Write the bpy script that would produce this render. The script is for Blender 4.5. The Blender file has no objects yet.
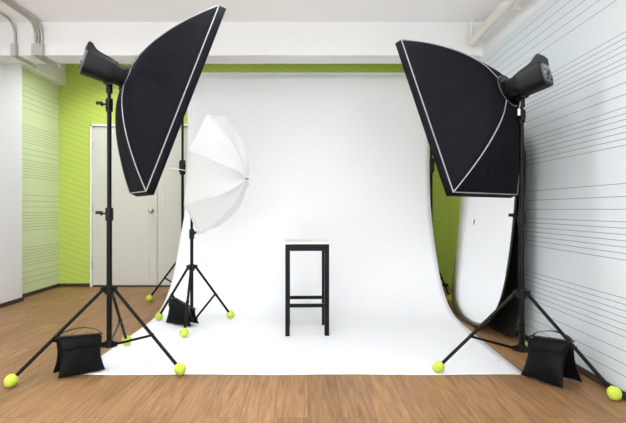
import bpy, bmesh, math, random
from mathutils import Vector, Matrix, noise
random.seed(7)
V = Vector
COL = bpy.context.scene.collection
scene = bpy.context.scene

# ------------------------------------------------------------------ materials
def lin(c):
    c = c / 255.0
    return c / 12.92 if c <= 0.04045 else ((c + 0.055) / 1.055) ** 2.4
def rgb(r, g, b): return (lin(r), lin(g), lin(b), 1.0)

def mat(name, col, rough=0.6, metal=0.0, bump=0.0, bscale=60.0, var=0.0, vscale=3.0, spec=0.5, detail=3.0):
    m = bpy.data.materials.new(name); m.use_nodes = True
    nt = m.node_tree; p = nt.nodes['Principled BSDF']
    p.inputs['Base Color'].default_value = col
    p.inputs['Roughness'].default_value = rough
    p.inputs['Metallic'].default_value = metal
    p.inputs['Specular IOR Level'].default_value = spec
    tc = nt.nodes.new('ShaderNodeTexCoord')
    if bump > 0:
        n = nt.nodes.new('ShaderNodeTexNoise'); n.inputs['Scale'].default_value = bscale; n.inputs['Detail'].default_value = detail
        b = nt.nodes.new('ShaderNodeBump'); b.inputs['Strength'].default_value = bump; b.inputs['Distance'].default_value = 0.01
        nt.links.new(tc.outputs['Object'], n.inputs['Vector'])
        nt.links.new(n.outputs['Fac'], b.inputs['Height']); nt.links.new(b.outputs['Normal'], p.inputs['Normal'])
    if var > 0:
        n = nt.nodes.new('ShaderNodeTexNoise'); n.inputs['Scale'].default_value = vscale; n.inputs['Detail'].default_value = 4
        mx = nt.nodes.new('ShaderNodeMix'); mx.data_type = 'RGBA'
        mx.inputs['A'].default_value = tuple(c * (1 - var) for c in col[:3]) + (1,)
        mx.inputs['B'].default_value = tuple(min(1, c * (1 + var)) for c in col[:3]) + (1,)
        nt.links.new(tc.outputs['Object'], n.inputs['Vector'])
        nt.links.new(n.outputs['Fac'], mx.inputs['Factor']); nt.links.new(mx.outputs['Result'], p.inputs['Base Color'])
    return m

M = {}
M['wall_white'] = mat('white wall paint', rgb(229, 229, 233), 0.75, bump=0.05, bscale=120)
M['beam'] = mat('warm white paint', rgb(229, 230, 229), 0.8, bump=0.05, bscale=90)
M['ceiling'] = mat('ceiling paint', rgb(246, 247, 246), 0.85, bump=0.05, bscale=90)
M['blue_wall'] = mat('pale blue grey paint', rgb(211, 219, 223), 0.55, bump=0.03, bscale=100)
M['blue_line'] = mat('grey painted line', rgb(140, 150, 155), 0.6)
M['sage'] = mat('pale sage paint', rgb(214, 226, 182), 0.6, bump=0.03, bscale=100)
M['sage_line'] = mat('darker sage painted line', rgb(166, 178, 138), 0.6)
M['green_side'] = mat('lime side paint', rgb(196, 214, 98), 0.7)
M['door'] = mat('cream door paint', rgb(202, 201, 192), 0.5, bump=0.02, bscale=80)
M['frame'] = mat('pale door frame paint', rgb(226, 226, 218), 0.5)
M['skirt'] = mat('dark brown skirting', rgb(52, 40, 30), 0.45, var=0.2, vscale=20)
M['steel'] = mat('brushed steel', rgb(170, 170, 168), 0.3, 0.9)
M['conduit'] = mat('grey painted conduit', rgb(176, 174, 164), 0.55, bump=0.03, bscale=60)
M['pvc'] = mat('ivory plastic pipe', rgb(226, 224, 210), 0.45)
M['black_metal'] = mat('black powder coat', rgb(6, 6, 7), 0.35, spec=.15, bump=0.02, bscale=200)
M['black_plastic'] = mat('black moulded plastic', rgb(14, 14, 16), 0.45, spec=.22, bump=0.08, bscale=400)
M['grey_plastic'] = mat('grey control panel', rgb(88, 94, 102), 0.4)
M['button'] = mat('dark button', rgb(30, 30, 34), 0.4)
M['light_button'] = mat('pale grey button', rgb(168, 172, 178), 0.4)
M['softbox'] = mat('black softbox cloth', rgb(14, 13, 21), 0.8, spec=.12, bump=0.35, bscale=7, detail=5)
M['softlip'] = mat('black lip cloth', rgb(14, 13, 20), 0.8, spec=.12, bump=0.2, bscale=30)
M['piping'] = mat('light grey piping', rgb(150, 154, 156), 0.6)
M['diffuser'] = mat('white diffuser cloth', rgb(240, 240, 240), 0.8)
M['bag'] = mat('black nylon', rgb(10, 10, 13), 0.6, spec=.12, bump=0.5, bscale=16, detail=5)
M['strap'] = mat('black webbing', rgb(14, 14, 16), 0.7, bump=0.2, bscale=150)
M['ball'] = mat('neon yellow felt', rgb(196, 214, 74), 0.95, bump=0.5, bscale=500, var=0.12, vscale=60)
M['ballseam'] = mat('ball seam rubber', rgb(178, 196, 96), 0.8)
M['paper'] = mat('white seamless paper', rgb(234, 235, 238), 0.6, var=0.008, vscale=2)
M['tube'] = mat('cardboard tube', rgb(170, 140, 105), 0.8)
M['tape'] = mat('masking tape', rgb(226, 208, 182), 0.7)
M['stool_black'] = mat('black lacquered wood', rgb(6, 6, 8), 0.4, spec=.15, bump=0.03, bscale=80)
M['stool_top'] = mat('pale seat board', rgb(228, 226, 208), 0.5, var=0.05, vscale=12)
M['seat_white'] = mat('white laminate', rgb(212, 212, 213), 0.5)
M['white_plastic'] = mat('white plastic tag', rgb(235, 235, 235), 0.5)
M['black_cloth'] = mat('black reflector cloth', rgb(9, 9, 11), 0.4, spec=.3, bump=0.1, bscale=9)
M['rim'] = mat('black reflector edging', rgb(20, 20, 22), 0.6)
M['chrome'] = mat('chrome', rgb(210, 210, 210), 0.18, 1.0)

def wood():
    m = bpy.data.materials.new('brown laminate planks'); m.use_nodes = True
    nt = m.node_tree; p = nt.nodes['Principled BSDF']; N = nt.nodes.new; L = nt.links.new
    tc = N('ShaderNodeTexCoord'); sep = N('ShaderNodeSeparateXYZ'); cmb = N('ShaderNodeCombineXYZ')
    L(tc.outputs['Object'], sep.inputs[0]); L(sep.outputs['Y'], cmb.inputs['X']); L(sep.outputs['X'], cmb.inputs['Y'])
    br = N('ShaderNodeTexBrick'); br.offset = 0.37; br.inputs['Scale'].default_value = 1.0
    br.inputs['Brick Width'].default_value = 1.2; br.inputs['Row Height'].default_value = 0.165
    br.inputs['Mortar Size'].default_value = 0.0012; br.inputs['Mortar Smooth'].default_value = 0.2
    br.inputs['Color1'].default_value = (0, 0, 0, 1); br.inputs['Color2'].default_value = (1, 1, 1, 1); br.inputs['Mortar'].default_value = (0.5, 0.5, 0.5, 1)
    L(cmb.outputs[0], br.inputs['Vector'])
    # grain, stretched along the plank and shifted per plank
    mul = N('ShaderNodeVectorMath'); mul.operation = 'MULTIPLY'; mul.inputs[1].default_value = (14, 1.1, 1)
    L(tc.outputs['Object'], mul.inputs[0])
    add = N('ShaderNodeVectorMath'); add.operation = 'ADD'; L(mul.outputs[0], add.inputs[0])
    sc = N('ShaderNodeVectorMath'); sc.operation = 'SCALE'; sc.inputs['Scale'].default_value = 13.0; L(br.outputs['Color'], sc.inputs[0])
    L(sc.outputs[0], add.inputs[1])
    n1 = N('ShaderNodeTexNoise'); n1.inputs['Scale'].default_value = 1.6; n1.inputs['Detail'].default_value = 6; n1.inputs['Distortion'].default_value = 1.6
    L(add.outputs[0], n1.inputs['Vector'])
    mul2 = N('ShaderNodeVectorMath'); mul2.operation = 'MULTIPLY'; mul2.inputs[1].default_value = (90, 5, 1)
    L(tc.outputs['Object'], mul2.inputs[0])
    n2 = N('ShaderNodeTexNoise'); n2.inputs['Scale'].default_value = 1.5; n2.inputs['Detail'].default_value = 4; L(mul2.outputs[0], n2.inputs['Vector'])
    r = N('ShaderNodeValToRGB'); e = r.color_ramp.elements
    e[0].position = 0.3; e[0].color = rgb(125, 90, 57); e[1].position = 0.72; e[1].color = rgb(165, 126, 86)
    x = r.color_ramp.elements.new(0.5); x.color = rgb(148, 111, 74)
    L(n1.outputs['Fac'], r.inputs['Fac'])
    mx = N('ShaderNodeMix'); mx.data_type = 'RGBA'; mx.blend_type = 'MULTIPLY'; mx.inputs['Factor'].default_value = 0.45
    L(r.outputs['Color'], mx.inputs['A'])
    r2 = N('ShaderNodeValToRGB'); r2.color_ramp.elements[0].position = 0.3; r2.color_ramp.elements[0].color = (.55, .52, .5, 1); r2.color_ramp.elements[1].position = .65
    L(n2.outputs['Fac'], r2.inputs['Fac']); L(r2.outputs['Color'], mx.inputs['B'])
    mx2 = N('ShaderNodeMix'); mx2.data_type = 'RGBA'; mx2.blend_type = 'MULTIPLY'; mx2.inputs['Factor'].default_value = 1.0
    L(mx.outputs['Result'], mx2.inputs['A'])
    r3 = N('ShaderNodeValToRGB'); r3.color_ramp.elements[0].color = (.83, .83, .83, 1); r3.color_ramp.elements[1].color = (1.1, 1.1, 1.1, 1)
    L(br.outputs['Color'], r3.inputs['Fac']); L(r3.outputs['Color'], mx2.inputs['B'])
    mx3 = N('ShaderNodeMix'); mx3.data_type = 'RGBA'; L(br.outputs['Fac'], mx3.inputs['Factor'])
    L(mx2.outputs['Result'], mx3.inputs['A']); mx3.inputs['B'].default_value = rgb(96, 64, 40)
    L(mx3.outputs['Result'], p.inputs['Base Color'])
    p.inputs['Roughness'].default_value = 0.5; p.inputs['Specular IOR Level'].default_value = .3
    b = N('ShaderNodeBump'); b.inputs['Strength'].default_value = 0.08; b.inputs['Distance'].default_value = 0.004
    L(n2.outputs['Fac'], b.inputs['Height']); L(b.outputs['Normal'], p.inputs['Normal'])
    return m
M['wood'] = wood()

def lime():
    m = bpy.data.materials.new('lime paint with slanting lines'); m.use_nodes = True
    nt = m.node_tree; p = nt.nodes['Principled BSDF']; N = nt.nodes.new; L = nt.links.new
    tc = N('ShaderNodeTexCoord'); mp = N('ShaderNodeMapping'); mp.inputs['Rotation'].default_value = (0, math.radians(-20), 0)
    L(tc.outputs['Object'], mp.inputs['Vector'])
    w = N('ShaderNodeTexWave'); w.wave_type = 'BANDS'; w.bands_direction = 'Z'; w.inputs['Scale'].default_value = 4.6
    L(mp.outputs[0], w.inputs['Vector'])
    r = N('ShaderNodeValToRGB'); r.color_ramp.elements[0].position = 0.0; r.color_ramp.elements[0].color = rgb(174, 193, 86)
    r.color_ramp.elements[1].position = 0.22; r.color_ramp.elements[1].color = rgb(184, 203, 92)
    L(w.outputs['Fac'], r.inputs['Fac']); L(r.outputs['Color'], p.inputs['Base Color']); p.inputs['Roughness'].default_value = 0.65
    return m
M['lime'] = lime()

def silver():
    m = bpy.data.materials.new('crinkled silver cloth'); m.use_nodes = True
    nt = m.node_tree; p = nt.nodes['Principled BSDF']; N = nt.nodes.new; L = nt.links.new
    p.inputs['Base Color'].default_value = (0.93, 0.94, 0.94, 1); p.inputs['Metallic'].default_value = 1.0; p.inputs['Roughness'].default_value = 0.2
    tc = N('ShaderNodeTexCoord'); mp = N('ShaderNodeMapping'); mp.inputs['Rotation'].default_value = (0.35, 0, 0); mp.inputs['Scale'].default_value = (1, 9, 1.6)
    n = N('ShaderNodeTexNoise'); n.inputs['Scale'].default_value = 4; n.inputs['Detail'].default_value = 4
    b = N('ShaderNodeBump'); b.inputs['Strength'].default_value = 0.25; b.inputs['Distance'].default_value = 0.02
    L(tc.outputs['Object'], mp.inputs['Vector']); L(mp.outputs[0], n.inputs['Vector']); sp = N('ShaderNodeSeparateXYZ'); mr = N('ShaderNodeMapRange'); L(tc.outputs['Object'], sp.inputs[0]); L(sp.outputs['Y'], mr.inputs['Value'])
    mr.inputs['From Min'].default_value = .1; mr.inputs['From Max'].default_value = .75; mr.inputs['To Min'].default_value = .05; mr.inputs['To Max'].default_value = .9
    L(mr.outputs[0], b.inputs['Strength'])
    L(n.outputs['Fac'], b.inputs['Height']); L(b.outputs['Normal'], p.inputs['Normal'])
    return m
M['silver'] = silver()

def canopy_mat():
    m = bpy.data.materials.new('translucent white nylon'); m.use_nodes = True
    nt = m.node_tree; N = nt.nodes.new; L = nt.links.new
    out = nt.nodes['Material Output']; nt.nodes.remove(nt.nodes['Principled BSDF'])
    d = N('ShaderNodeBsdfDiffuse'); d.inputs['Color'].default_value = (.95, .955, .965, 1)
    t = N('ShaderNodeBsdfTranslucent'); t.inputs['Color'].default_value = (.95, .955, .965, 1)
    mx = N('ShaderNodeMixShader'); mx.inputs[0].default_value = 0.5
    L(d.outputs[0], mx.inputs[1]); L(t.outputs[0], mx.inputs[2]); L(mx.outputs[0], out.inputs['Surface'])
    return m
M['canopy'] = canopy_mat()

# ------------------------------------------------------------------ mesh helpers
def frame_of(d):
    d = d.normalized(); a = V((0, 0, 1)) if abs(d.z) < 0.95 else V((1, 0, 0))
    x = a.cross(d).normalized(); return x, d.cross(x).normalized()

class MB:
    def __init__(s): s.bm = bmesh.new()
    def face(s, vs, mi=0):
        try:
            f = s.bm.faces.new(vs); f.material_index = mi; return f
        except ValueError: return None
    def box(s, lo, hi, bev=0.0, mi=0, mtx=None):
        t = bmesh.new(); bmesh.ops.create_cube(t, size=1)
        lo, hi = V(lo), V(hi); c = (lo + hi) / 2; d = hi - lo
        for v in t.verts: v.co = V((v.co.x * d.x, v.co.y * d.y, v.co.z * d.z)) + c
        if bev: bmesh.ops.bevel(t, geom=list(t.edges), offset=bev, segments=2, profile=0.6, affect='EDGES')
        if mtx is not None: t.transform(mtx)
        s.merge(t, mi); return s
    def merge(s, t, mi=0):
        mp = {v: s.bm.verts.new(v.co) for v in t.verts}
        for f in t.faces: s.face([mp[v] for v in f.verts], mi)
        t.free()
    def tube(s, pts, r, n=10, cap=True, mi=0, flat=None):
        pts = [V(p) for p in pts]; rs = r if isinstance(r, (list, tuple)) else [r] * len(pts)
        rings = []; px = None
        for i, p in enumerate(pts):
            d = (pts[min(i + 1, len(pts) - 1)] - pts[max(i - 1, 0)])
            if px is None: x, y = frame_of(d)
            else:
                d.normalize(); x = (px - d * px.dot(d)).normalized(); y = d.cross(x)
            px = x
            rings.append([s.bm.verts.new(p + (x * math.cos(2 * math.pi * k / n) + y * math.sin(2 * math.pi * k / n)) * rs[i]) for k in range(n)])
        for a, b in zip(rings, rings[1:]):
            for k in range(n): s.face([a[k], a[(k + 1) % n], b[(k + 1) % n], b[k]], mi)
        if cap: s.face(rings[0][::-1], mi); s.face(rings[-1], mi)
        return s
    def loop(s, pts, r, n=8, mi=0):
        pts = [V(p) for p in pts]; N = len(pts); rings = []
        for i, p in enumerate(pts):
            d = (pts[(i + 1) % N] - pts[i - 1]).normalized()
            x, y = frame_of(d) if i == 0 else (None, None)
            if i: x = (px - d * px.dot(d)).normalized(); y = d.cross(x)
            px = x
            rings.append([s.bm.verts.new(p + (x * math.cos(2 * math.pi * k / n) + y * math.sin(2 * math.pi * k / n)) * r) for k in range(n)])
        for i in range(N):
            a, b = rings[i], rings[(i + 1) % N]
            for k in range(n): s.face([a[k], a[(k + 1) % n], b[(k + 1) % n], b[k]], mi)
        return s
    def rod(s, a, b, r, n=12, mi=0, taper=1.0): return s.tube([a, b], [r, r * taper], n, True, mi)
    def rectbar(s, a, b, w, h, up=(0, 0, 1), mi=0):
        a, b = V(a), V(b); d = (b - a).normalized(); x = V(up).cross(d).normalized(); y = d.cross(x)
        q = []
        for p in (a, b): q.append([s.bm.verts.new(p + x * i * w / 2 + y * j * h / 2) for i, j in ((-1, -1), (1, -1), (1, 1), (-1, 1))])
        for k in range(4): s.face([q[0][k], q[0][(k + 1) % 4], q[1][(k + 1) % 4], q[1][k]], mi)
        s.face(q[0][::-1], mi); s.face(q[1], mi); return s
    def strap(s, pts, wdir, w, t):
        wd = V(wdir).normalized(); pts = [V(p) for p in pts]; R = []
        for i, p in enumerate(pts):
            d = (pts[min(i + 1, len(pts) - 1)] - pts[max(i - 1, 0)]).normalized(); nn = d.cross(wd).normalized()
            R.append([s.bm.verts.new(p + wd * a * w / 2 + nn * b * t / 2) for a, b in ((-1, -1), (1, -1), (1, 1), (-1, 1))])
        for a, b in zip(R, R[1:]):
            for k in range(4): s.face([a[k], a[(k + 1) % 4], b[(k + 1) % 4], b[k]])
        s.face(R[0][::-1]); s.face(R[-1]); return s
    def grid(s, fn, nu, nv, mi=0, closed=False):
        g = [[s.bm.verts.new(fn(u / (nu if closed else nu), v / nv)) for v in range(nv + 1)] for u in range(nu + (0 if closed else 1))]
        n = len(g)
        for u in range(n if closed else n - 1):
            for v in range(nv): s.face([g[u][v], g[(u + 1) % n][v], g[(u + 1) % n][v + 1], g[u][v + 1]], mi)
        return g
    def sphere(s, c, r, seg=20, ring=12, sc=None, mi=0):
        t = bmesh.new(); bmesh.ops.create_uvsphere(t, u_segments=seg, v_segments=ring, radius=r)
        m = Matrix.Translation(V(c)) @ (sc if sc is not None else Matrix.Identity(4)); t.transform(m); s.merge(t, mi); return s
    def build(s, name, mats, parent=None, smooth=True, solid=0.0, origin=None, sub=0):
        bm = s.bm
        if solid == 0: bmesh.ops.recalc_face_normals(bm, faces=bm.faces)
        me = bpy.data.meshes.new(name)
        o = bpy.data.objects.new(name, me); COL.objects.link(o)
        if parent is not None: o.parent = parent
        base = V(origin) if origin is not None else V((0, 0, 0))
        off = base.copy()
        q = parent
        tot = V((0, 0, 0))
        while q is not None: tot += q.location; q = q.parent
        # geometry is written in world space; store it relative to the object's origin
        world_origin = tot if origin is None else base
        o.location = world_origin - tot
        bm.transform(Matrix.Translation(-world_origin))
        bm.to_mesh(me); bm.free()
        for m in (mats if isinstance(mats, (list, tuple)) else [mats]): me.materials.append(m)
        if smooth:
            for p in me.polygons: p.use_smooth = True
            try: me.set_sharp_from_angle(angle=math.radians(38))
            except Exception: pass
        if solid:
            md = o.modifiers.new('thickness', 'SOLIDIFY'); md.thickness = solid; md.offset = 0
        if sub:
            md = o.modifiers.new('smooth', 'SUBSURF'); md.levels = sub; md.render_levels = sub
        return o

def tag(o, label, cat, group=None):
    o['label'] = label; o['category'] = cat
    if group: o['group'] = group
    return o
def struct(o): o['kind'] = 'structure'; return o
def thing(name, label, cat, loc, group=None):
    o = bpy.data.objects.new(name, None); COL.objects.link(o); o.location = V(loc); o.empty_display_size = 0.1
    return tag(o, label, cat, group)
def spl(pts, n=8):
    pts = [V(p) for p in pts]; out = []
    for i in range(len(pts) - 1):
        p0 = pts[max(i - 1, 0)]; p1 = pts[i]; p2 = pts[i + 1]; p3 = pts[min(i + 2, len(pts) - 1)]
        for k in range(n):
            t = k / n
            out.append(0.5 * ((2 * p1) + (p2 - p0) * t + (2 * p0 - 5 * p1 + 4 * p2 - p3) * t * t + (3 * p1 - p0 - 3 * p2 + p3) * t ** 3))
    out.append(pts[-1]); return out

# ------------------------------------------------------------------ room shell
XL, XR = -3.13, 1.67           # side walls of the front bay
XLB, XRB = -3.235, 1.82        # side walls of the rear bay
YB, YN = 6.49, -3.2            # back wall, open near end
YC = 5.05                      # rear face of the beam
H1, HB, H2 = 2.79, 2.47, 2.97  # front ceiling, beam soffit, rear ceiling

struct(MB().box((-3.6, YN, -0.1), (2.1, YB + .2, 0)).build('floor', M['wood'], smooth=False))
struct(MB().box((-3.6, YN, H1), (2.1, 4.77, H1 + .3)).build('ceiling', M['ceiling'], smooth=False))
struct(MB().box((-3.6, YC, H2), (2.1, YB + .2, H2 + .12)).build('ceiling_rear', M['ceiling'], smooth=False))
struct(MB().box((XL - .01, 4.77, HB), (XR + .05, YC, H2 + .12), 0.008).build('trim_beam', M['beam'], smooth=False))

# heights of the painted lines (one run of groups of seven with wider singles between them)
ys = [-56, -43.3, -31, -19, -6.4, 31.3, 37.6, 44, 50.3, 57.2, 62.8, 68.5, 82, 93.9, 107, 113.3, 119.2, 125.7, 132, 138.5, 144.9,
      183.3, 196.4, 209.3, 222, 228.3, 234.7, 241, 247.4, 253.7, 260.4, 298.8, 305, 311.5, 317.9, 324.5, 331.3, 337.7, 351.9, 365, 377]
HL = sorted(1 + (209.5 - y) * 0.00525 for y in ys)

def lined_wall(name, x, y0, y1, thick, top, painted_to, mats, dz=0.0, lw=0.0044):
    b = MB(); s = 1 if thick > 0 else -1
    b.box((min(x + s * .001, x + thick), y0, 0), (max(x + s * .001, x + thick), y1, top), mi=2)
    cuts = [0.0]; kinds = []
    for h in HL:
        h += dz
        if h + lw > painted_to: break
        kinds.append(0); cuts.append(h - lw / 2); kinds.append(1); cuts.append(h + lw / 2)
    kinds.append(0); cuts.append(painted_to)
    if painted_to < top: kinds.append(2); cuts.append(top)
    for k, (a, c) in zip(kinds, zip(cuts, cuts[1:])):
        v = [b.bm.verts.new(p) for p in ((x, y0, a), (x, y1, a), (x, y1, c), (x, y0, c))]
        b.face(v, k)
    o = b.build(name, mats, smooth=False); return struct(o)
lined_wall('wall_right', XR, YN, YC, .15, H1, 2.46, [M['blue_wall'], M['blue_line'], M['beam']])
lined_wall('wall_left_rear', XLB, 5.476, YB, -.15, H2, 2.62, [M['sage'], M['sage_line'], M['beam']], dz=.03, lw=.006)
struct(MB().box((XL - .25, YN, 0), (XL, 5.476, H2), .004).build('wall_left', M['wall_white'], smooth=False))
struct(MB().box((XRB, YC, 0), (XRB + .15, YB, H2)).build('wall_right_rear', M['green_side'], smooth=False))
struct(MB().box((XLB - .15, YB, 0), (XRB + .15, YB + .12, H2)).build('wall_back', M['lime'], smooth=False))
struct(MB().box((XLB + .0005, 5.476, 2.605), (XL - .01, YB - .0005, H2), .003).build('trim_soffit', M['beam'], smooth=False))
# skirting boards
sk = .042
struct(MB().box((XR - .011, YN, 0), (XR, YC, sk), .003).build('baseboard_right', M['skirt'], smooth=False))
struct(MB().box((XL, YN, 0), (XL + .011, 5.476, sk), .003).build('baseboard_left', M['skirt'], smooth=False))
struct(MB().box((XLB, 5.48, 0), (XLB + .011, YB - .012, sk), .003).build('baseboard_left_rear', M['skirt'], smooth=False))
struct(MB().box((XL - .1, 5.476, 0), (XL + .011, 5.487, sk), .002).build('baseboard_corner', M['skirt'], smooth=False))
struct(MB().box((XLB, YB - .011, 0), (-2.815, YB, sk), .003).build('baseboard_back', M['skirt'], smooth=False))
struct(MB().box((-1.04, YB - .011, 0), (XRB, YB, sk), .003).build('baseboard_back_right', M['skirt'], smooth=False))

# double door in the back wall: frame and two leaves
fr = MB()
for x0, x1 in ((-2.812, -2.785), (-1.085, -1.058)): fr.box((x0, YB - .05, 0), (x1, YB, 2.105), .004)
fr.box((-2.812, YB - .05, 2.075), (-1.058, YB, 2.102), .004)
struct(fr.build('trim_door_frame', M['frame'], smooth=False))
def leaf(name, x0, x1, hinge_x, knob_x):
    b = MB(); y = YB - .028
    b.box((x0, y, .022), (x1, YB - .002, 2.07), .003)
    m = .1
    for z0, z1 in ((.12, .40), (.52, 1.95)):      # thin raised beads around the panels
        for q in (((x0 + m, z0), (x1 - m, z0)), ((x0 + m, z1), (x1 - m, z1)), ((x0 + m, z0), (x0 + m, z1)), ((x1 - m, z0), (x1 - m, z1))):
            (xa, za), (xb, zb) = q
            b.box((xa - .004, y - .002, za - .004), (xb + .004, y + .002, zb + .004))
    o = struct(b.build(name, M['door'], smooth=False))
    for z in (.28, 1.02, 1.82):
        MB().rod((hinge_x, y - .008, z - .055), (hinge_x, y - .008, z + .055), .009, 8).build('hinge', M['steel'], o)
    if knob_x:
        k = MB(); z = .985
        k.tube([(knob_x, y, z), (knob_x, y - .008, z)], .032, 18)
        k.tube([(knob_x, y - .006, z), (knob_x, y - .03, z), (knob_x, y - .036, z), (knob_x, y - .058, z), (knob_x, y - .068, z)], [.012, .012, .024, .027, .016], 18)
        k.build('door_knob', M['steel'], o)
    return o
leaf('door_1', -2.784, -1.952, -2.786, -2.02)
leaf('door_2', -1.946, -1.086, -1.084, None)
struct(MB().box((-2.784, YB - .03, 0), (-1.086, YB - .001, .02), .003).build('trim_threshold', M['skirt'], smooth=False))

# ------------------------------------------------------------------ pipes
def bend_path(x, y_from, hz, yb, z_to):
    r = .13
    P = [V((x, y_from, hz)), V((x, yb - r, hz))]
    for k in range(1, 9):
        a = k / 8 * math.pi / 2
        P.append(V((x, yb - r + r * math.sin(a), hz - r + r * math.cos(a))))
    P.append(V((x, yb, z_to))); return P
def conduits(label, xs, r, box_w, under):
    t = thing('cable_conduit', label, 'pipe', (sum(xs) / len(xs), 4.74, HB), 'grey conduits bent over the beam')
    for x in xs:
        MB().tube(bend_path(x, 3.0, H1 - r - .001, 4.77 - r - .001, HB + .08), r, 10).build('conduit_tube', M['conduit'], t)
    c = sum(xs) / len(xs)
    MB().box((c - box_w / 2, 4.77 - .052, HB - .012), (c + box_w / 2, 4.769, HB + .10), .008).build('junction_box', M['conduit'], t)
    for x in under:
        o = MB().tube([(x, 4.74, HB - .012), (x, 4.8, HB - r - .002), (x, 5.09, HB - r - .002)], r, 10)
        o.tube([(x, 5.075, HB - r - .002), (x, 5.11, HB - r - .002)], r * 1.35, 10)
        o.build('outlet_tube', M['conduit'], t)
conduits('single grey conduit bending down over the beam, nearer the left wall', [-2.785], .012, .052, [-2.785])
conduits('bundle of three grey conduits bending over the beam into one wide box', [-2.592, -2.562, -2.532], .0125, .105, [-2.585, -2.54])

t = thing('plastic_pipe', 'ivory plastic drain pipe running under the ceiling along the right wall', 'pipe', (1.54, 4.7, 2.56))
MB().tube([(1.545, 1.2, 2.575), (1.545, 4.66, 2.575)], .029, 16).build('long_pipe', M['pvc'], t)
e = MB().tube([(1.545, 4.57, 2.575), (1.545, 4.68, 2.575)], .035, 16)
e.sphere((1.545, 4.70, 2.575), .036, 16, 10); e.tube([(1.537, 4.70, 2.57), (1.537, 4.70, 2.655)], .024, 14)
e.build('elbow_joint', M['pvc'], t)
MB().tube([(1.537, 4.70, 2.63), (1.537, 4.70, H1 - .001)], .0165, 12).build('drop_pipe', M['pvc'], t)
for y in (2.2, 3.9):
    MB().tube([(1.545, y, 2.575), (1.545, y + .02, 2.575)], .034, 14).box((1.56, y, 2.565), (XR - .001, y + .02, 2.585)).build('pipe_clip', M['pvc'], t)

# ------------------------------------------------------------------ paper backdrop
prof = [(5.65, 2.515), (5.65, 2.1), (5.65, 1.7), (5.63, 1.3), (5.56, .97), (5.42, .68), (5.23, .40), (5.07, .235), (4.87, .11), (4.68, .045), (4.50, .012), (4.2, .004), (3.8, .003), (3.4, .003), (3.02, .003)]
pp = spl([(0, a, b) for a, b in prof], 7)
def paper_h(y):
    h = None
    for a, b in zip(pp, pp[1:]):
        if b.y <= y <= a.y and a.z < 0.6 and a.y > b.y:
            k = (y - b.y) / (a.y - b.y); h = b.z + (a.z - b.z) * k
    return h if h is not None else 0.0
def xl(y): return -1.36 - .026 * min(1.0, max(0.0, 5.65 - y) / .22) - .024 * (5.65 - y) / 2.63
def xr(y): return 1.372 - .062 * (5.65 - y) / 2.63
root = thing('paper_backdrop', 'wide white seamless paper backdrop hanging and sweeping over the floor', 'backdrop', (0, 5.69, 2.52))
b = MB(); NX = 48
rows = []
for p in pp:
    rw = []
    for i in range(NX + 1):
        k = i / NX; x = xl(p.y) + (xr(p.y) - xl(p.y)) * k
        y = p.y
        if p.y < 3.03: y += .006 * math.sin(x * 7) + .004 * noise.noise((x * 9, 1, 0))
        rw.append(b.bm.verts.new((x, y, p.z)))
    rows.append(rw)
for a, c in zip(rows, rows[1:]):
    for i in range(NX): b.face([a[i], a[i + 1], c[i + 1], c[i]])
b.build('paper_sheet', M['paper'], root, solid=.0012)
r = MB(); r.tube([(-1.362, 5.69, 2.515), (1.374, 5.69, 2.515)], .0405, 28); r.build('paper_roll', M['paper'], root)
MB().tube([(-1.385, 5.69, 2.515), (1.384, 5.69, 2.515)], .028, 20).build('cardboard_core', M['tube'], root)

tag(MB().tube([(-1.415, 5.70, 2.515), (1.39, 5.70, 2.515)], .012, 12).build('crossbar', M['black_metal'], origin=(0, 5.7, 2.515)),
    'black bar threaded through the top roll of the white paper', 'bar')

tapes = [(149, 360, 'small tan tape scrap on the white paper left of the umbrella stand feet', 0),
         (133, 374.2, 'tan tape at the paper front edge beside the left sandbag', 1),
         (253, 374.2, 'tan tape at the paper front edge nearest below the stool left leg', 1),
         (291, 374.2, 'tan tape at the middle of the paper front edge, below the stool', 1),
         (400, 374.2, 'tan tape at the paper front edge left of the right stand ball', 1),
         (500, 360, 'faint tan tape scrap on the paper beside the right sandbag', 0),
         (515, 374.0, 'tan tape at the right front corner of the white paper', 1)]
for px, py, lab, edge in tapes:
    y = 500.0 * .995 / (py - 209.5); x = (px - 308) * y / 500
    m = Matrix.Translation((x, y, .0042)) @ Matrix.Rotation(random.uniform(-.3, .3), 4, 'Z')
    o = MB().box((-.022, -.011, -.0004), (.022, .011, .0006), mtx=m).build('masking_tape', M['tape'], smooth=False, origin=(x, y, .004))
    tag(o, lab, 'tape', 'masking tape on the paper')

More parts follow.
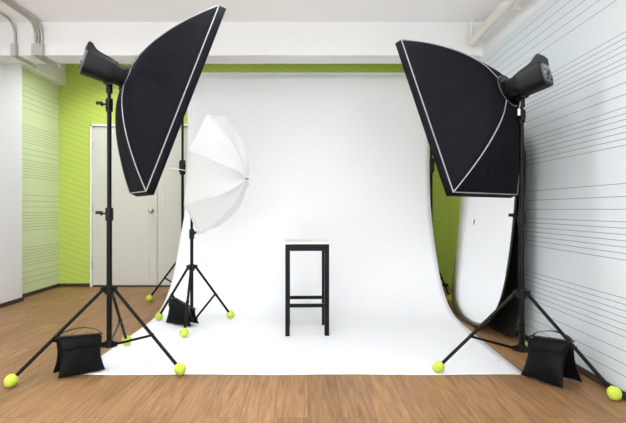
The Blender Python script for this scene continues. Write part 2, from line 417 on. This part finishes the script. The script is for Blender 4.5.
# ------------------------------------------------------------------ light stands
def ball_into(c, axis, stretch=1.08):
    b = MB(); ax = V(axis).normalized(); x, y = frame_of(ax)
    R = Matrix((x, y, ax)).transposed().to_4x4()
    b.sphere(c, .0345, 24, 14, R @ Matrix.Diagonal((1, 1, stretch, 1)))
    P = []
    for k in range(64):
        a = 2 * math.pi * k / 64
        q = V((math.cos(a) + .38 * math.cos(3 * a), math.sin(a) - .38 * math.sin(3 * a), 1.15 * math.sin(2 * a))).normalized() * .0346
        P.append(V(c) + R @ V((q.x, q.z, q.y * stretch)))
    b.loop(P, .0013, 5, mi=1)
    return b
def stand(label, group, base, feet, zc, zring, ztop, r=.0165, balls=True, brace_t=.58, joints=(), floorz=None, knob_dir=(-1, -.2), name='light_stand', csc=1.0):
    base = V(base)
    t = thing(name, label, 'stand', (base.x, base.y, 0), group)
    x, y = base.x, base.y
    zj = [zring - .01] + list(joints) + [ztop]
    rr = r
    for i, (a, c) in enumerate(zip(zj, zj[1:])):
        MB().rod((x, y, a), (x, y, c), rr, 16).build('pole', M['black_metal'], t)
        if i < len(zj) - 2:
            j = MB(); j.rod((x, y, c - .05 * csc), (x, y, c + .03 * csc), rr + .008 * csc, 16)
            j.box((x - .012 * csc, y - .034 * csc, c - .04 * csc), (x + .012 * csc, y, c + .02 * csc), .004)
            jo = j.build('pole_clamp', M['black_plastic'], t)
            d = V((knob_dir[0], knob_dir[1], 0)).normalized(); s = V((x, y, c - .005))
            k = MB(); k.rod(s + d * (rr + .002), s + d * (rr + .028), .006, 10)
            k.rod(s + d * (rr + .024), s + d * (rr + .036), .013, 8)
            k.box((-.006, -.004, -.004), (.036, .004, .016), .002, mtx=Matrix.Translation(s + d * (rr + .03)) @ Matrix.Rotation(math.atan2(d.y, d.x), 4, 'Z'))
            k.build('clamp_knob', M['black_plastic'], jo)
        rr = max(.009, rr - .0028)
    col = MB(); col.rod((x, y, zc - .03), (x, y, zc + .022), r + .012, 18)
    ring = MB(); ring.rod((x, y, zring - .02), (x, y, zring + .022), r + .01, 18)
    for f in feet:
        f = V(f); d = V((f.x - x, f.y - y, 0)).normalized()
        for bb, zz in ((col, zc), (ring, zring)):
            o = d * (r + .018); s = V((-d.y, d.x, 0)) * .011
            for sg in (-1, 1): bb.rectbar(V((x, y, zz)) + s * sg + d * r * .6, V((x, y, zz)) + s * sg + d * (r + .034), .005, .03)
    col.build('leg_collar', M['black_plastic'], t)
    ring.build('brace_collar', M['black_plastic'], t)
    for f in feet:
        f = V(f); d = V((f.x - x, f.y - y, 0)).normalized()
        top = V((x, y, zc)) + d * (r + .022); ax = (f - top).normalized()
        lg = MB().rod(top, f - ax * .006, .0105, 12)
        lo = lg.build('leg', M['black_metal'], t)
        ball_into(f, ax).build('tennis_ball', [M['ball'], M['ballseam']], lo) if balls else MB().sphere(f, .02, 12, 8).build('rubber_foot', M['black_plastic'], lo)
        mid = top + (f - top) * brace_t
        lo2 = V((x, y, zring)) + d * (r + .022)
        br = MB(); br.rectbar(lo2, mid - V((0, 0, .004)), .012, .014)
        s = V((-d.y, d.x, 0)) * .013
        br.rod(mid - s, mid + s, .0085, 10)
        br.build('brace', M['black_metal'], t)
    return t

LS = V((-1.257, 3.163, 0)); RS = V((1.308, 3.063, 0)); US = V((-.998, 4.292, 0))
LF = [(-1.671, 2.813, .037), (-.7696, 3.006, .041), (-1.332, 3.669, .041)]
RF = [(.794, 3.044, .041), (1.606, 2.622, .037), (1.52, 3.522, .037)]
UF = [(-1.331, 4.468, .037 + paper_h(4.468)), (-.70, 4.514, .038 + paper_h(4.514)), (-.963, 3.894, .041)]
gs = 'black light stands with tennis balls on the feet'
stand('tall black light stand at the left with yellow balls on its feet', gs, LS, LF, .497, .15, 1.79, joints=(.98, 1.67))
stand('tall black light stand in front of the lined right wall, yellow balls on its feet', gs, RS, RF, .49, .15, 1.67, joints=(.965, 1.58), knob_dir=(-1, -.1))
stand('short black light stand under the white umbrella, standing on the white paper', gs, US, UF, .507, .06 + 0, 1.29, r=.014, joints=(.80, 1.12), brace_t=.55, knob_dir=(.3, 1))

def bstand(label, x, y, angs, rad, zt, z_collar):
    feet = [(x + rad * math.cos(math.radians(a)), y + rad * math.sin(math.radians(a)), .037) for a in angs]
    t = stand(label, 'backdrop stands behind the paper', (x, y, 0), feet, .45, .12, zt, r=.016, joints=(z_collar,), csc=2.0, knob_dir=(.2, 1), name='backdrop_stand', brace_t=.5)
    return t
bstand('thin black backdrop stand behind the left edge of the white paper', -1.43, 5.70, (-137, -17, 103), .40, 2.56, 1.50)
bstand('thin black backdrop stand behind the right edge of the white paper', 1.404, 5.70, (-62, 58, 178), .30, 2.56, 1.52)

# ------------------------------------------------------------------ studio flash heads and softboxes
def basis(side, a, T):
    h = V((side * math.cos(a), math.sin(a), 0)); w = V((-side * math.sin(a), math.cos(a), 0))
    n = h * math.cos(T) - V((0, 0, math.sin(T))); v = h * math.sin(T) + V((0, 0, math.cos(T)))
    return n, w, v
def rrect(hw, hh, ex=4.0, n=32):
    out = []
    for k in range(n):
        a = 2 * math.pi * k / n; c, s = math.cos(a), math.sin(a)
        out.append((math.copysign(abs(c) ** (2 / ex), c) * hw, math.copysign(abs(s) ** (2 / ex), s) * hh))
    return out
def flash(label, P, n, w, v, pole, t0, t1):
    P = V(P); loc = P; K = 1.16
    t = thing('studio_flash', label, 'flash', loc, 'black studio flash heads')
    at = lambda d, i, j: P + n * d + (w * i + v * j) * K
    b = MB(); rings = []
    for d, hw, hh in ((t0, .058, .060), (t0 + .004, .063, .065), (t0 + .03, .064, .066), (.02, .061, .062), (t1 - .07, .058, .058), (t1 - .062, .053, .053), (t1 - .012, .053, .053), (t1, .05, .05)):
        rings.append([b.bm.verts.new(at(d, i, j)) for i, j in rrect(hw, hh, 3.4)])
    for a, c in zip(rings, rings[1:]):
        for k in range(32): b.face([a[k], a[(k + 1) % 32], c[(k + 1) % 32], c[k]])
    b.face(rings[0][::-1]); b.face(rings[-1])
    b.build('body', M['black_plastic'], t)
    # carrying fin on top of the rear end: a wedge that rises towards the back
    f = MB(); pr = [(t1 - .10, .055), (t0 + .07, .066), (t0 + .045, .074), (t0 + .018, .100), (t0 + .0, .102), (t0 - .008, .085), (t0 - .004, .05)]
    L = [[f.bm.verts.new(at(d, s * (.05 if j < .1 else .036), j)) for d, j in pr] for s in (-1, 1)]
    for k in range(len(pr)): f.face([L[0][k], L[0][(k + 1) % len(pr)], L[1][(k + 1) % len(pr)], L[1][k]])
    f.face(L[0][::-1]); f.face(L[1]); f.build('carrying_fin', M['black_plastic'], t)
    # rear control panel
    p = MB(); ra = [p.bm.verts.new(at(t0 + .001, i, j)) for i, j in rrect(.05, .052, 4)]; rb = [p.bm.verts.new(at(t0 - .006, i, j)) for i, j in rrect(.047, .049, 4)]
    for k in range(32): p.face([ra[k], ra[(k + 1) % 32], rb[(k + 1) % 32], rb[k]])
    p.face(rb); po = p.build('control_panel', M['grey_plastic'], t)
    for i, j, r, m in ((0, -.004, .015, 'button'), (-.028, .028, .0065, 'light_button'), (-.009, .028, .0065, 'light_button'), (.01, .028, .0065, 'light_button'), (.029, .028, .0065, 'light_button'), (-.03, -.004, .006, 'light_button'), (.03, -.004, .006, 'light_button'), (-.022, -.034, .009, 'button'), (.022, -.034, .009, 'button')):
        MB().rod(at(t0 - .005, i, j), at(t0 - .012, i, j), r, 12).build('control_button', M[m], po)
    # tilting bracket down to the pole top
    pt = V(pole); y = MB()
    ha = at(.03, 0, -.055)
    lowp = V((pt.x, pt.y, pt.z - .035))
    piv = V((pt.x, pt.y, pt.z + .035))
    y.rod(lowp, piv, .02, 14); y.tube([piv - V((0, 0, .01)), (piv + ha) / 2, ha], [.02, .022, .026], 12)
    y.rod(piv - w * .03, piv + w * .03, .014, 12)
    y.build('tilt_bracket', M['black_plastic'], t)
    lv = MB(); s = piv - n * .01 - w * .028
    lv.tube([s, s - n * .03 + v * .008, s - n * .075 + v * .03], [.008, .007, .006], 10)
    lv.build('tilt_lever', M['black_plastic'], t)
    return t

def softbox(label, P, n, w, v, tr, D, W, L, R=.09, pw=.62, pw2=.62):
    P = V(P); ring_c = P + n * tr; c = P + n * D; dep = D - tr
    t = thing('softbox', label, 'softbox', ring_c, 'black rectangular softboxes')
    f = lambda s, cw=-1: max(0.0, s) ** (pw if cw < 0 else pw2)
    corners = [(-1, 1), (-1, -1), (1, -1), (1, 1)]     # w sign, v sign
    def corner(i, s):
        cw, cv = corners[i % 4]; g = f(s, cw); q = R * .7071
        return V((cw * (q + (W / 2 - q) * g), cv * (q + (L / 2 - q) * g), dep * s))
    def pt(i, tt, s):
        a, bb = corner(i, s), corner(i + 1, s); m = a.lerp(bb, tt)
        # near the ring the section is a circle
        an0 = math.atan2(corners[i % 4][1], corners[i % 4][0]); an1 = math.atan2(corners[(i + 1) % 4][1], corners[(i + 1) % 4][0])
        while an1 < an0: an1 += 2 * math.pi
        ang = an0 + (an1 - an0) * tt; cir = V((R * math.cos(ang), R * math.sin(ang), 0))
        g = f(s); q = m + (cir - V((corner(i, 0).lerp(corner(i + 1, 0), tt)))) * (1 - g)
        sag = 4 * tt * (1 - tt) * math.sin(math.pi * min(1, s * 1.02)) * .03
        d = V((q.x, q.y, 0)); q -= d.normalized() * sag
        z = (noise.noise((q.x * 5 + 3, q.y * 5, i)) * .008 + .008 * noise.noise((tt * 12, s * 1.2, i + 4.5)) * 4 * tt * (1 - tt)) * math.sin(math.pi * s)
        return q + d.normalized() * z
    wp = lambda q: ring_c + w * q.x + v * q.y + n * q.z
    NT, NS = 28, 22
    names = ['side_panel', 'bottom_panel', 'side_panel', 'top_panel']
    for i in range(4):
        b = MB(); b.grid(lambda u, s: wp(pt(i, u, s)), NT, NS); b.build(names[i], M['softbox'], t, solid=.003)
    for i in range(4):
        MB().tube([wp(corner(i, s / 24) * 1.0 + V((corners[i][0], corners[i][1], 0)) * .0015) for s in range(25)], .0036, 8).build('corner_piping', M['piping'], t)
    fr = MB(); cs = [wp(corner(i, 1)) for i in range(4)]
    P4 = []
    for i in range(4):
        for k in range(10): P4.append(cs[i].lerp(cs[(i + 1) % 4], k / 10))
    fr.loop(P4, .0042, 8); fr.build('front_piping', M['piping'], t)
    rp = MB(); rp.loop([wp(V((R * math.cos(a * math.pi / 16), R * math.sin(a * math.pi / 16), .002))) for a in range(32)], .004, 8); rp.build('ring_piping', M['piping'], t)
    # speed ring: a flat metal annulus filling the mouth
    sr = MB(); A = []
    for rad, d in ((R - .002, .004), (R - .002, -.012), (.052, -.012), (.052, .004)):
        A.append([sr.bm.verts.new(wp(V((rad * math.cos(a * math.pi / 16), rad * math.sin(a * math.pi / 16), d)))) for a in range(32)])
    for a, bb in zip(A, A[1:] + A[:1]):
        for k in range(32): sr.face([a[k], a[(k + 1) % 32], bb[(k + 1) % 32], bb[k]])
    sr.build('speed_ring', M['black_metal'], t)
    # lip round the front and the recessed diffuser
    lp = MB(); lip = .05
    o0 = [wp(corner(i, 1)) for i in range(4)]; o1 = [p + n * lip + (w * corners[i][0] + v * corners[i][1]) * .004 for i, p in enumerate(o0)]
    for i in range(4):
        lp.grid(lambda u, s, i=i: (o0[i].lerp(o0[(i + 1) % 4], u)).lerp(o1[i].lerp(o1[(i + 1) % 4], u), s), 12, 2)
    lp.build('front_lip', M['softlip'], t, solid=.004)
    d = MB(); d.grid(lambda a, bb: wp(V(((a - .5) * (W - .008), (bb - .5) * (L - .008), dep + .004 + .012 * math.sin(math.pi * a) * math.sin(math.pi * bb)))), 10, 12)
    d.build('front_diffuser', M['diffuser'], t, solid=.002)
    return t

n, w, v = basis(1, .543, .364); P = (-1.257, 3.102, 1.88)
flash('black studio flash head on the tall left stand, its back to the left wall', V(P) + n * .13 - basis(1, .543, .27)[0] * .13, *basis(1, .543, .27), (LS.x, LS.y, 1.77), -.128, .125)
softbox('black softbox on the left stand, tall narrow and tilted towards the stool', P, n, w, v, .13, .455, .451, 1.30)
n, w, v = basis(-1, .869, .371); P = (1.308, 2.992, 1.775)
n2, w2, v2 = basis(-1, .869, .27)
flash('black studio flash head on the right stand with its control panel in view', V(P) + n * .15 - n2 * .15, n2, w2, v2, (RS.x, RS.y, 1.66), -.118, .118)
softbox('black softbox on the right stand, wider one angled away towards the backdrop', P, n, w, v, .122, .48, .757, 1.069, .106, .55, .85)
tg = MB(); q = V((RS.x - .03, RS.y - .035, 1.59))
tg.box(q - V((.008, .002, .02)), q + V((.008, .002, .02)), .0015); tg.tube([q + V((0, 0, .018)), q + V((.012, .012, .05)), (RS.x - .012, RS.y - .012, 1.66)], .0015, 6)
tg.build('hanging_tag', M['white_plastic'], bpy.data.objects['studio_flash.001'])

# ------------------------------------------------------------------ umbrella
axis = V((.955, -.215, -.14)).normalized()
rc = V((-.815, 4.285, 1.303))                                # centre of the rim
# keep the shaft on one straight line through the rim centre
shaft_dir = axis
ux, uy = frame_of(shaft_dir)
root = thing('photo_umbrella', 'white translucent photo umbrella tilted sideways on the short stand', 'umbrella', rc - shaft_dir * .2)
RU, DU = .535, .30
def up(ang, k):   # k: 0 centre .. 1 rim, ang in eighths
    kk = ang * 8; fr_ = kk - math.floor(kk); sag = math.sin(math.pi * fr_)
    z = DU * (1 - k ** 2.1) - sag * .03 * math.sin(math.pi * min(1, k)) 
    rad = RU * k * (1 - (1 - math.cos(math.pi / 8)) * sag * 1.15 * k)
    a = 2 * math.pi * ang + math.radians(ANG0)
    return rc + shaft_dir * z + (ux * math.cos(a) + uy * math.sin(a)) * rad
ANG0 = 30.5
b = MB(); b.grid(lambda u, k: up(u, max(k, .004)), 96, 18, closed=True); b.build('canopy', M['canopy'], root, solid=.0012)
for k in range(8):
    MB().tube([up(k / 8, q / 14) - shaft_dir * .005 for q in range(1, 15)], .0018, 6).build('rib', M['steel'], root)
    MB().tube([up(k / 8, q / 14) + shaft_dir * .0015 for q in range(1, 15)], .0011, 5).build('seam', M['seat_white'], root)
tip = rc + shaft_dir * DU
MB().rod(rc - shaft_dir * .50, tip, .003, 8).build('shaft', M['steel'], root)
MB().tube([tip - shaft_dir * .004, tip + shaft_dir * .01, tip + shaft_dir * .03], [.008, .006, .003], 8).build('tip_cap', M['grey_plastic'], root)
# bracket on top of the umbrella stand gripping the shaft
q = rc + shaft_dir * ((US.x - rc.x) / shaft_dir.x)
bk = MB(); bk.rod((US.x, US.y, 1.23), (US.x, US.y, 1.32), .016, 12)
bk.rod((US.x, US.y, q.z - .012), (US.x, q.y, q.z - .012), .012, 10)
bk.box((q.x - .022, q.y - .018, q.z - .03), (q.x + .022, q.y + .02, q.z - .0035), .004)
so = bpy.data.objects['light_stand.002']
bk.build('umbrella_bracket', M['black_plastic'], so)

# ------------------------------------------------------------------ stool
t = thing('bar_stool', 'tall black square stool with a pale seat standing on the white paper', 'stool', (0, 4.12, .003))
SW, SD = .346, .40
ry = Matrix.Translation((-.012, 3.93 + SD / 2, .0)) @ Matrix.Rotation(math.radians(1.8), 4, 'Z')
lw = .036; zb = .0045
for i in (-1, 1):
    for j in (-1, 1):
        cx, cy = i * (SW / 2 - lw / 2), j * (SD / 2 - lw / 2)
        MB().box((cx - lw / 2, cy - lw / 2, zb), (cx + lw / 2, cy + lw / 2, .7265), .0025, mtx=ry).build('leg', M['stool_black'], t, smooth=False)
for j in (-1, 1):
    cy = j * (SD / 2 - lw / 2)
    MB().box((-SW / 2 + lw, cy - .011, .673), (SW / 2 - lw, cy + .011, .7265), .002, mtx=ry).build('apron', M['stool_black'], t, smooth=False)
    MB().box((-SW / 2 + lw, cy - .011, .228), (SW / 2 - lw, cy + .011, .256), .002, mtx=ry).build('stretcher', M['stool_black'], t, smooth=False)
for i in (-1, 1):
    cx = i * (SW / 2 - lw / 2)
    MB().box((cx - .011, -SD / 2 + lw, .673), (cx + .011, SD / 2 - lw, .7265), .002, mtx=ry).build('apron', M['stool_black'], t, smooth=False)
    if i < 0: MB().box((cx - .011, -SD / 2 + lw, .30), (cx + .011, SD / 2 - lw, .328), .002, mtx=ry).build('stretcher', M['stool_black'], t, smooth=False)
st = MB().box((-SW / 2 - .003, -SD / 2 - .003, .727), (SW / 2 + .003, SD / 2 + .003, .742), .002, mtx=ry)
for fc in st.bm.faces:
    fc.normal_update(); fc.material_index = 1 if abs(fc.normal.z) > .9 else 0
st.build('seat', [M['stool_top'], M['seat_white']], t, smooth=False)

# ------------------------------------------------------------------ sandbags
def sandbag(label, top0, top1, side, seed, spread=.05, fz=lambda y: 0.0, handle=True, ext=.0):
    """two weighted pouches hung astride a tripod brace; top0-top1 is the seam along the brace, side the horizontal direction towards the viewer"""
    top0, top1 = V(top0), V(top1); d = (top1 - top0); dn = V((d.x, d.y, 0)).normalized(); sd = V(side).normalized()
    c = (top0 + top1) / 2
    t = thing('sandbag', label, 'sandbag', (c.x, c.y, fz(c.y)), 'black saddle sandbags on the stand braces')
    for sgn in (1, -1):
        b = MB(); NU, NV = 22, 20
        def surf(u, k, q):
            tp = top0.lerp(top1, u) + sd * sgn * .010
            flare = 1 + .05 * k * (k - .3)
            base = c + dn * ((u - .5) * d.length * flare) + sd * sgn * (spread + .018)
            g = fz(base.y) + .010
            bt = V((base.x, base.y, g)); p = tp.lerp(bt, k)
            e = (1 - abs(2 * u - 1) ** 3.0); e2 = math.sin(math.pi * min(1, max(0, k)) ** .62) ** .6
            th = .042 * max(0, e) ** .6 * e2 + .002
            nz = noise.noise((u * 3.1 + seed, k * 3.3, sgn * 2 + q)) * .016 * e * e2
            pin = (1 - abs(2 * u - 1)) * .02 * math.sin(math.pi * k)
            p = p + dn * (.5 - u) * .035 * math.sin(math.pi * k) * abs(2 * u - 1)
            hn = (sd * sgn + V((0, 0, .25))).normalized()
            p = p + hn * (q * th + nz)
            p.z += .008 * noise.noise((u * 4 + seed, sgn, 5)) * k
            if p.z < fz(p.y) + .004: p.z = fz(p.y) + .004
            return p
        g1 = b.grid(lambda u, k: surf(u, k, 1 if sgn > 0 else .6), NU, NV)
        g2 = b.grid(lambda u, k: surf(u, k, -.45 if sgn > 0 else -.3), NU, NV)
        bmesh.ops.remove_doubles(b.bm, verts=b.bm.verts, dist=.0045)
        b.build('pouch', M['bag'], t, sub=1)
        if sgn > 0:
            fl = MB(); P = []
            fl.grid(lambda u, k: surf(.03 + u * .94, .02 + k * (.30 - .06 * u + .02 * math.sin(u * 9)), 1.0) + (sd * .006 + V((0, 0, .002))), 20, 8)
            fl.build('flap', M['bag'], t, solid=.003)
    top = MB(); top.strap([top0.lerp(top1, k / 8) + V((0, 0, .006)) for k in range(9)], sd, .035, .006); top.build('top_seam', M['strap'], t)
    if handle:
        hp = spl([top0 + V((0, 0, .006)) + dn * .01, top0.lerp(top1, .2) + V((0, 0, .035)), top0.lerp(top1, .55) + V((0, 0, .052)), top0.lerp(top1, .85) + V((0, 0, .036)), top1 + V((0, 0, .008)) - dn * .006], 6)
        MB().strap(hp, sd, .022, .003).build('handle', M['strap'], t)
    return t
sandbag('black sandbag at the foot of the left stand, beside the corner of the paper', (-1.50, 2.965, .236), (-1.29, 3.132, .218), (.62, -.78, 0), 1.3)
sandbag('black sandbag at the foot of the right stand, below the lined wall', (1.35, 3.035, .228), (1.487, 2.803, .252), (-.86, -.51, 0), 4.1, spread=.075)
sandbag('small black sandbag slumped on the white paper under the umbrella', (-1.205, 4.385, .235), (-.965, 4.258, .145), (-.47, -.88, 0), 7.7, spread=.035, fz=paper_h, handle=False)

# ------------------------------------------------------------------ reflectors
def reflector(label, c, u, lean, hw, hh, ex, front, bend, seed):
    c = V(c); u = V(u).normalized(); vv = V((lean, 0, 1)).normalized(); nn = vv.cross(u).normalized()
    if nn.x > 0: nn = -nn
    t = thing('reflector', label, 'reflector', (c.x, c.y, 0), 'reflector discs leaning by the right wall')
    def pos(a, rr):
        x, y = math.cos(a), math.sin(a)
        x = math.copysign(abs(x) ** (2 / ex), x) * rr; y = math.copysign(abs(y) ** (2 / ex), y) * rr
        off = -bend * max(0, -x - .22) ** 2 * hw + .004 * noise.noise((x * 2 + seed, y * 2, 0))
        return c + u * (x * hw) + vv * (y * hh) + nn * off
    b = MB(); b.grid(lambda a, k: pos(a * 2 * math.pi, max(.01, k)), 72, 22, closed=True)
    o = b.build('reflective_cloth', front, t, solid=.002)
    MB().loop([pos(k / 96 * 2 * math.pi, 1.0) for k in range(96)], .007, 8).build('spring_rim', M['rim'], t)
    return t
reflector('large oval silver reflector with a black rim standing beside the paper', (1.478, 4.46, .892), (.0, -1, 0), .09, .86, .885, 2.7, M['silver'], .26, 2)
reflector('black reflector panel standing behind the silver oval, against the right wall', (1.575, 4.22, .80), (0, -1, 0), .03, .575, .79, 5, M['black_cloth'], 0, 9)

# ------------------------------------------------------------------ light
def area(name, loc, size, power, rot=(0, 0, 0), col=(1, 1, 1)):
    l = bpy.data.lights.new(name, 'AREA'); l.shape = 'RECTANGLE'; l.size, l.size_y = size; l.energy = power; l.color = col
    o = bpy.data.objects.new(name, l); COL.objects.link(o); o.location = loc; o.rotation_euler = rot; return o
LC = (.94, .975, 1)
for lx, ly, pw in ((-2.2, 3.1, 27), (-.2, 3.1, 18), (-2.2, 1.4, 19), (-.2, 1.4, 20), (-.8, -1.0, 45)):
    area('ceiling_lamp_fill', (lx, ly, 2.62), (1.3, .3), pw, col=LC)                                   # unseen lamps under the front ceiling: down ...
    area('ceiling_lamp_fill', (lx, ly, 2.64), (1.3, .3), pw * (1.3 if lx < -1 else 2.4), rot=(math.pi, 0, 0), col=LC)        # ... and upward fill, added to brighten the ceiling
for lx, ly, pw in ((-2.35, 5.75, 31), (1.55, 5.9, 6)):                               # unseen fill lights added to brighten the rear bay
    l = area('rear_bay_fill', (lx, ly, H2 - .02), (.5, .3), pw, col=LC); l.data.spread = math.radians(130)
area('rear_bay_fill', (-.2, 5.95, H2 - .02), (2.6, .2), 12, col=LC)  # wide weak fill, also added for the rear bay
wd = bpy.data.worlds.new('daylight'); scene.world = wd; wd.use_nodes = True
wd.node_tree.nodes['Background'].inputs[0].default_value = (.97, .985, 1, 1)
wd.node_tree.nodes['Background'].inputs[1].default_value = 11.0

# ------------------------------------------------------------------ camera
cd = bpy.data.cameras.new('camera'); cam = bpy.data.objects.new('camera', cd); COL.objects.link(cam)
cam.location = (0, 0, 1); cam.rotation_euler = (math.pi / 2, 0, 0)
cd.sensor_fit = 'HORIZONTAL'; cd.sensor_width = 36; cd.lens = 500 / 626 * 36
cd.shift_x = 5 / 626; cd.shift_y = -2 / 626; cd.clip_start = .05
scene.camera = cam
scene.view_settings.view_transform = 'Standard'; scene.view_settings.look = 'None'
scene.view_settings.gamma = 1; scene.view_settings.use_curve_mapping = False; scene.view_settings.exposure = -0.95
